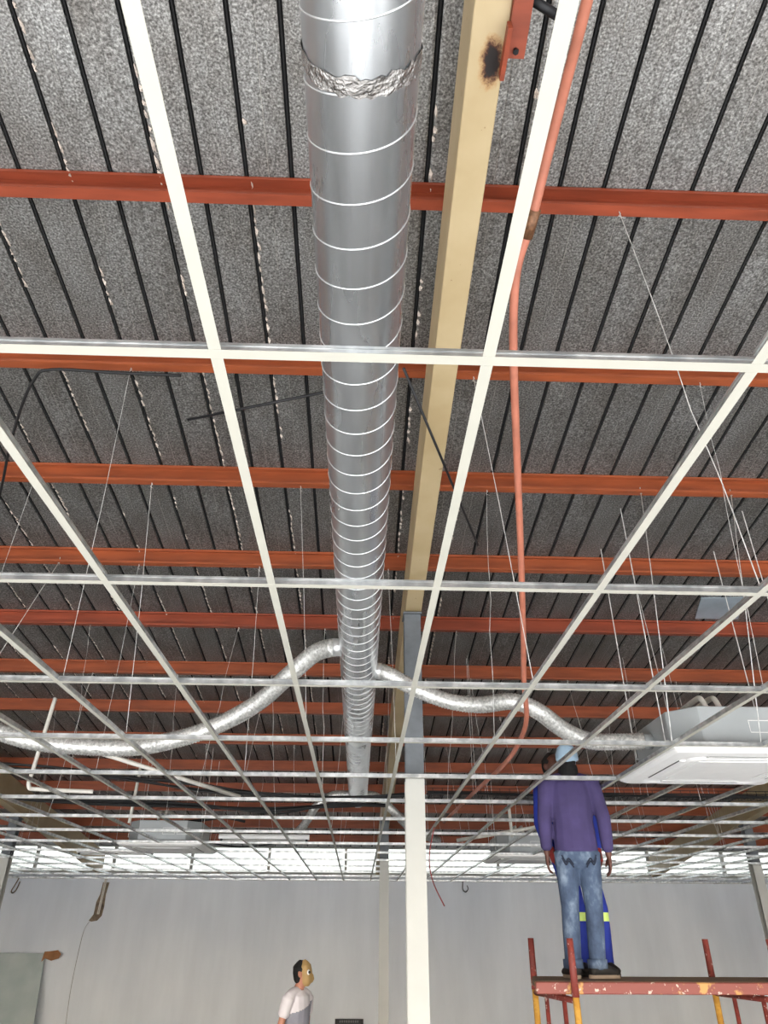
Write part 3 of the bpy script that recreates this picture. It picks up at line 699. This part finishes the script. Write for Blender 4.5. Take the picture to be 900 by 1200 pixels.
for (xa, xb) in ((1.535, 1.44), (3.0, 2.905)):
    for f in (0.27, 0.70):
        x = xa+(xb-xa)*f; y = 5.965+0.895*f; bm = bmesh.new(); tube(bm, [L(x, y, 0.15), L(x, y, 1.61)], 0.016, 10); obj('inner_post', bm, 'scaf_red', sc, True)
    for z in (0.15, 0.75, 1.58):
        bm = bmesh.new(); tube(bm, [L(xa, 5.965, z), L(xb, 6.86, z)], 0.02, 10); obj('rung', bm, 'scaf_red', sc, True)
for y, xa, xb in ((5.965, 1.535, 3.0), (6.86, 1.44, 2.905)):
    bm = bmesh.new(); tube(bm, [L(xa, y, 0.2), L(xb, y, 1.3)], 0.016, 8); obj('cross_brace', bm, 'scaf_yellow', sc, True)

# ------------------------------------------------------------------ people
def limb(bm, pts, rad, side=(1, 0, 0), n=14):
    pts = [Vector(p) for p in pts]; side = Vector(side); rings = []
    rad = [(r, r) if not isinstance(r, tuple) else r for r in rad]
    t0 = (pts[1]-pts[0]).normalized(); t1 = (pts[-1]-pts[-2]).normalized()
    r0, r1 = rad[0], rad[-1]
    P = [pts[0]-t0*min(r0)*0.55]+pts+[pts[-1]+t1*min(r1)*0.55]
    Rr = [(r0[0]*0.55, r0[1]*0.55)]+rad+[(r1[0]*0.55, r1[1]*0.55)]
    for i, p in enumerate(P):
        t = (P[min(i+1, len(P)-1)]-P[max(i-1, 0)]).normalized()
        u = side-t*side.dot(t)
        if u.length < 0.05: u = Vector((0, 1, 0))-t*t.y
        u.normalize(); v = t.cross(u)
        rings.append([bm.verts.new(p+u*Rr[i][0]*math.cos(2*math.pi*k/n)+v*Rr[i][1]*math.sin(2*math.pi*k/n)) for k in range(n)])
    for a, b in zip(rings, rings[1:]):
        for k in range(n): bm.faces.new((a[k], a[(k+1) % n], b[(k+1) % n], b[k]))
    bm.faces.new(rings[0][::-1]); bm.faces.new(rings[-1])
def organic(name, bm, mats, parent, voxel=0.012, it=3, paintfn=None):
    bmesh.ops.recalc_face_normals(bm, faces=bm.faces[:])
    me = bpy.data.meshes.new(name); bm.to_mesh(me); bm.free()
    o = add(name, me, None)
    md = o.modifiers.new('r', 'REMESH'); md.mode = 'VOXEL'; md.voxel_size = voxel
    ms = o.modifiers.new('s', 'SMOOTH'); ms.iterations = it; ms.factor = 0.5
    bpy.context.view_layer.update()
    dg = bpy.context.evaluated_depsgraph_get(); me2 = bpy.data.meshes.new_from_object(o.evaluated_get(dg))
    o.modifiers.clear(); o.data = me2; bpy.data.meshes.remove(me)
    me2.name = name; me2.materials.clear()
    for k in mats: me2.materials.append(M[k])
    for p in me2.polygons:
        p.use_smooth = True
        if paintfn: p.material_index = paintfn(p.center)
    if parent: o.parent = parent
    return o
def arm_pts(s, sh, el, wr): return [Vector(sh), Vector(sh).lerp(Vector(el), 0.5), Vector(el), Vector(el).lerp(Vector(wr), 0.4), Vector(wr)]
def hand(bm, wr, el, s, curl=0.5):
    """palm and five bent fingers beyond the wrist; s = +1 right hand, -1 left"""
    wr, el = Vector(wr), Vector(el); d = (wr-el).normalized()
    fwd = Vector((0, 1, 0)); fwd = (fwd-d*fwd.dot(d)).normalized(); inn = d.cross(fwd)*1.0
    if inn.x*s > 0: inn = -inn
    limb(bm, [wr, wr+d*0.045, wr+d*0.085], [(0.026, 0.02), (0.038, 0.017), (0.04, 0.014)], fwd, 10)
    for k, l in enumerate((0.066, 0.078, 0.073, 0.058)):
        b = wr+d*0.083+fwd*(0.030-0.020*k)
        p1 = b+d*l*0.5+inn*0.006*curl*2; p2 = p1+(d*0.6+inn*0.8*curl).normalized()*l*0.32; p3 = p2+(d*0.25+inn*curl).normalized()*l*0.25
        limb(bm, [b, p1, p2, p3], [0.0095, 0.009, 0.0085, 0.0075], fwd, 8)
    b = wr+d*0.02+fwd*0.03; p1 = b+d*0.035+fwd*0.028+inn*0.012; p2 = p1+d*0.03+fwd*0.006+inn*0.01
    limb(bm, [b, p1, p2], [0.013, 0.011, 0.009], inn, 8)

def person(label, loc, rz, J, skin, group=None):
    """J: joints in metres, figure faces +y. returns root body mesh"""
    bm = bmesh.new(); lx, ly = J.get('lean', (0, 0))
    def T(z): return Vector((lx*z, ly*z, z))
    limb(bm, [T(.84), T(.95), T(1.10), T(1.27), T(1.39), T(1.45)], [(.145, .095), (.14, .095), (.125, .09), (.15, .10), (.145, .085), (.07, .06)])
    hd = T(1.5)+Vector(J.get('head', (0, 0, 0)))
    limb(bm, [T(1.40), T(1.46), hd], [.058, .054, .053])
    # skull, jaw, nose, ears, brow follow the head's own yaw
    yw = J.get('head_yaw', 0); Rm = Matrix.Rotation(yw, 3, 'Z')
    H = lambda x, y, z: hd+Rm @ Vector((x, y, z))
    sd_ = Rm @ Vector((1, 0, 0))
    limb(bm, [H(0, .02, 0.0), H(0, .022, .045), H(0, .012, .105), H(0, .0, .16), H(0, -.005, .20)], [(.044, .052), (.058, .076), (.073, .094), (.07, .09), (.04, .05)], sd_, 18)
    limb(bm, [H(0, .095, .115), H(0, .112, .085), H(0, .106, .07)], [.010, .014, .012], sd_, 8)
    limb(bm, [H(-.022, .088, .042), H(0, .097, .042), H(.022, .088, .042)], [.007, .010, .007], (0, 0, 1), 8)
    limb(bm, [H(-.045, .078, .128), H(0, .094, .128), H(.045, .078, .128)], [.008, .010, .008], (0, 0, 1), 8)
    for s in (-1, 1): limb(bm, [H(s*.074, -.008, .07), H(s*.082, -.014, .098), H(s*.08, -.016, .12)], [(.009, .014), (.009, .02), (.008, .014)], sd_, 8)
    for s, a in ((-1, J['L']), (1, J['R'])):
        limb(bm, arm_pts(s, *a), [.05, .042, .036, .035, .026]); hand(bm, a[2], a[1], s, J.get('curl', 0.5))
    for s, a in ((-1, J['lL']), (1, J['lR'])):
        hip = T(.86)+Vector((s*.088, 0, 0)); kn, an, toe = map(Vector, a)
        limb(bm, [hip, hip.lerp(kn, .5), kn, kn.lerp(an, .35), an], [.082, .07, .052, .052, .035])
        limb(bm, [an+Vector((0, 0, -.03)), an.lerp(toe, .5)+Vector((0, 0, -.03)), toe], [(.035, .035), (.038, .03), (.035, .02)])
    o = organic('person', bm, [skin], None, 0.0075, 2)
    o.location = loc; o.rotation_euler[2] = rz; tag(o, label, 'person', group)
    for s in (-1, 1):
        b2 = bmesh.new(); bmesh.ops.create_uvsphere(b2, u_segments=10, v_segments=8, radius=.0105, matrix=Matrix.Translation(H(s*.032, .086, .105))); obj('eye', b2, 'eye_white', o, True)
    return o, T, H, hd, sd_
def trousers(o, T, J, mat, infl=.018, extra=None, bottom=0.0, mats=None, fn=None):
    bm = bmesh.new()
    limb(bm, [T(.80), T(.90), T(1.0)], [(.165, .115), (.165, .118), (.155, .108)])
    for s, a in ((-1, J['lL']), (1, J['lR'])):
        hip = T(.86)+Vector((s*.09, 0, 0)); kn, an, toe = map(Vector, a); low = an+Vector((0, 0, -.02))
        limb(bm, [hip, hip.lerp(kn, .5), kn, kn.lerp(low, .4), kn.lerp(low, .8), low], [.095, .086, .07, .069, .064, .064])
    return organic('trousers', bm, mats or [mat], o, 0.009, 3, fn)
def top(o, T, J, name, mat, full=True, mats=None, fn=None, hem=.84, collar=True):
    bm = bmesh.new(); nk = 1.455 if collar else 1.43
    sl, sr = Vector(J['L'][0]), Vector(J['R'][0])
    limb(bm, [sl+Vector((0, 0, -.01)), (sl*0.5+T(1.41)*0.5)+Vector((0, 0, .015)), T(1.425), (sr*0.5+T(1.41)*0.5)+Vector((0, 0, .015)), sr+Vector((0, 0, -.01))], [.06, .062, .062, .062, .06], (0, 1, 0))
    limb(bm, [T(hem), T(.95), T(1.10), T(1.27), T(1.39), T(nk)], [(.175, .125), (.172, .122), (.165, .118), (.178, .125), (.165, .105), (.085, .075)])
    if collar: limb(bm, [T(1.44), T(1.49)], [(.075, .075), (.068, .07)])
    for s, a in ((-1, J['L']), (1, J['R'])):
        p = arm_pts(s, *a)
        if full: limb(bm, p[:4]+[p[3].lerp(p[4], .72)], [.075, .066, .058, .055, .047])
        else: limb(bm, [p[0]+Vector((0, 0, -.015)), p[0].lerp(p[1], .5), p[1], p[1].lerp(p[2], .12)], [.070, .067, .064, .062])
    return organic(name, bm, mats or [mat], o, 0.009, 3, fn)
def shoes(o, J, mat, sole):
    for a in (J['lL'], J['lR']):
        kn, an, toe = map(Vector, a); bm = bmesh.new()
        d = (toe-an); d.z = 0; d.normalize(); sd_ = Vector((d.y, -d.x, 0)); h = an-d*.05; z0 = toe.z-.03
        limb(bm, [Vector((h.x, h.y, z0+.045)), Vector((an.x, an.y, z0+.055))+d*.04, Vector((toe.x, toe.y, z0+.035))], [(.042, .045), (.045, .05), (.043, .03)], sd_)
        limb(bm, [an+Vector((0, 0, -.02)), an+Vector((0, 0, .03))], [.045, .048])
        s_ = organic('shoe', bm, [mat], o, 0.008, 2)
        bm = bmesh.new(); c = Vector((0, 0, 1))
        pts = [h-d*.035, toe+d*.035]
        ring = []
        for k in range(20):
            t_ = 2*math.pi*k/20; f = (math.cos(t_)+1)/2
            p = pts[0].lerp(pts[1], f)+sd_*math.sin(t_)*.048; ring.append((p.x, p.y))
        A = [bm.verts.new((x, y, z0)) for x, y in ring]; B = [bm.verts.new((x, y, z0+.022)) for x, y in ring]
        bm.faces.new(A); bm.faces.new(B)
        for k in range(20): bm.faces.new((A[k], A[(k+1) % 20], B[(k+1) % 20], B[k]))
        obj('sole', bm, sole, s_)
def cap_hair(o, H, sd_, mat, front=.04, name='hair'):
    bm = bmesh.new(); limb(bm, [H(0, -.035, .035), H(0, -.03, .09), H(0, -.012, .15), H(0, -.006, .205)], [(.058, .05), (.080, .07), (.080, .090), (.045, .055)], sd_, 16)
    return organic(name, bm, [mat], o, 0.008, 2)

# worker in the purple jacket and jeans, seen from behind
FZ = 1.694
JJ = {'lean': (0.0, 0.0), 'head': (0.015, 0.01, -.01), 'head_yaw': -0.25,
      'L': ((-.185, 0, 1.40), (-.235, -.02, 1.12), (-.235, .05, .86)), 'R': ((.185, 0, 1.40), (.245, -.03, 1.12), (.255, .02, .84)),
      'lL': ((-.10, .02, .47), (-.13, -.02, .10), (-.17, .12, .032)), 'lR': ((.085, .02, .47), (.055, 0, .10), (.19, .05, .032)), 'curl': .5}
o, T, H, hd, sd_ = person('worker in purple jacket, jeans and pale cap seen from behind on the scaffold', (1.775, 6.36, FZ), -.12, JJ, 'skin_dark', 'workers on the scaffold')
jk = top(o, T, JJ, 'jacket', 'jacket', True, hem=.87)
def denim_fn(c): return 0
jn = trousers(o, T, JJ, 'denim')
for s in (-1, 1):     # stitched double curves on the back pockets
    for dz in (0, .02):
        bm = bmesh.new(); tube(bm, spline([(s*.135, -.088, .835-dz), (s*.110, -.096, .785-dz), (s*.085, -.100, .81-dz), (s*.05, -.094, .765-dz)], 6), .006, 6); obj('pocket_stitching', bm, 'denim_dark', jn)
for a in (JJ['lL'], JJ['lR']):
    an = Vector(a[1]); bm = bmesh.new(); tube(bm, [an+Vector((0, 0, -.035)), an+Vector((0, 0, .025))], .074, 18); obj('turned_cuff', bm, 'denim', jn, True)
shoes(o, JJ, 'shoe_black', 'shoe_sole')
bm = bmesh.new(); limb(bm, [T(1.43), T(1.50)+Vector((0.01, 0, 0)), T(1.535)+Vector((.012, 0, 0))], [(.088, .085), (.084, .086), (.08, .085)]); organic('hood', bm, ['hair_black'], o, .009, 2)
cap_hair(o, H, sd_, 'hair_black')
bm = bmesh.new(); limb(bm, [H(0, -.006, .10), H(0, -.004, .15), H(0, -.004, .20), H(0, -.002, .232)], [(.098, .118), (.096, .115), (.078, .092), (.04, .05)], sd_, 20); hm = organic('cap', bm, ['helmet'], o, .008, 2)
bm = bmesh.new(); limb(bm, [H(0, .08, .105), H(0, .165, .095)], [(.075, .010), (.06, .008)], sd_); organic('peak', bm, ['helmet'], hm, .007, 1)

# worker in blue overalls behind him, facing the camera
JB = {'lean': (0.05, 0.0), 'head': (0.06, 0.02, 0), 'head_yaw': 0.4,
      'L': ((-.12, 0, 1.40), (-.16, .05, 1.12), (-.16, .10, .90)), 'R': ((.255, 0, 1.40), (.31, .04, 1.12), (.265, .10, .90)),
      'lL': ((-.14, .03, .47), (-.15, 0, .10), (-.17, .13, .032)), 'lR': ((.06, .03, .47), (.06, 0, .10), (.07, .13, .032)), 'curl': .8}
o, T, H, hd, sd_ = person('worker in blue overalls with hi-vis bands behind the worker in jeans', (1.875, 6.76, FZ), math.pi+.15, JB, 'skin_dark', 'workers on the scaffold')
top(o, T, JB, 'overall_top', 'overall_blue', True, hem=.85)
def band(c): return 1 if .40 < c.z < .455 else 0
trousers(o, T, JB, None, mats=['overall_blue', 'hi_vis'], fn=lambda c: 1 if .385 < c.z < .445 else 0)
shoes(o, JB, 'shoe_black', 'shoe_black'); cap_hair(o, H, sd_, 'hair_black')
for a, s in ((JB['L'], -1), (JB['R'], 1)):
    bm = bmesh.new(); w_, e_ = Vector(a[2]), Vector(a[1]); d = (w_-e_).normalized()
    limb(bm, [w_-d*.02, w_+d*.03, w_+d*.085], [(.036, .032), (.044, .026), (.046, .024)], (0, 1, 0)); organic('glove_palm', bm, ['red_glove'], o, .008, 2)

# man in the white and grey T-shirt, profile to the right, wearing a tan face mask
JM = {'lean': (0, 0.0), 'head': (0, .03, 0), 'head_yaw': 0.5,
      'L': ((-.18, 0, 1.39), (-.23, -.03, 1.10), (-.20, .10, .88)), 'R': ((.18, 0, 1.39), (.235, -.05, 1.10), (.22, .06, .87)),
      'lL': ((-.10, .03, .47), (-.10, -.03, .10), (-.11, .12, .032)), 'lR': ((.10, .05, .47), (.10, 0, .10), (.11, .15, .032)), 'curl': .5}
o, T, H, hd, sd_ = person('man in white and grey T-shirt and tan face mask standing near the far wall', (-.645, 9.6, 0.0), math.radians(-122), JM, 'skin_light')
top(o, T, JM, 'shirt', None, False, mats=['tee_shirt', 'shirt_grey'], fn=lambda c: 1 if (c.z < 1.29-0.3*c.x and abs(c.x) < .185) else 0, collar=False)
trousers(o, T, JM, 'denim_dark'); shoes(o, JM, 'shoe_black', 'shoe_sole'); cap_hair(o, H, sd_, 'hair_black')
bm = bmesh.new(); limb(bm, [H(0, .055, .01), H(0, .052, .06), H(0, .04, .12), H(0, .03, .17), H(0, .018, .205)], [(.056, .060), (.068, .078), (.080, .078), (.074, .074), (.045, .05)], sd_, 18)
limb(bm, [H(0, .12, .09), H(0, .128, .05), H(0, .118, .02)], [.016, .02, .012], sd_, 8)
mk = organic('face_mask', bm, ['mask_tan'], o, .007, 2)
for s in (-1, 1):
    bm = bmesh.new(); bmesh.ops.create_uvsphere(bm, u_segments=16, v_segments=10, radius=.028, matrix=Matrix.Translation(H(s*.056, .082, .115)) @ Matrix.Diagonal((.7, .7, 1, 1))); ey = obj('eye_disc', bm, 'eye_white', mk, True)
    bm = bmesh.new(); bmesh.ops.create_uvsphere(bm, u_segments=12, v_segments=8, radius=.014, matrix=Matrix.Translation(H(s*.069, .096, .115))); obj('pupil', bm, 'black_rubber', ey, True)
bpy.context.view_layer.update()
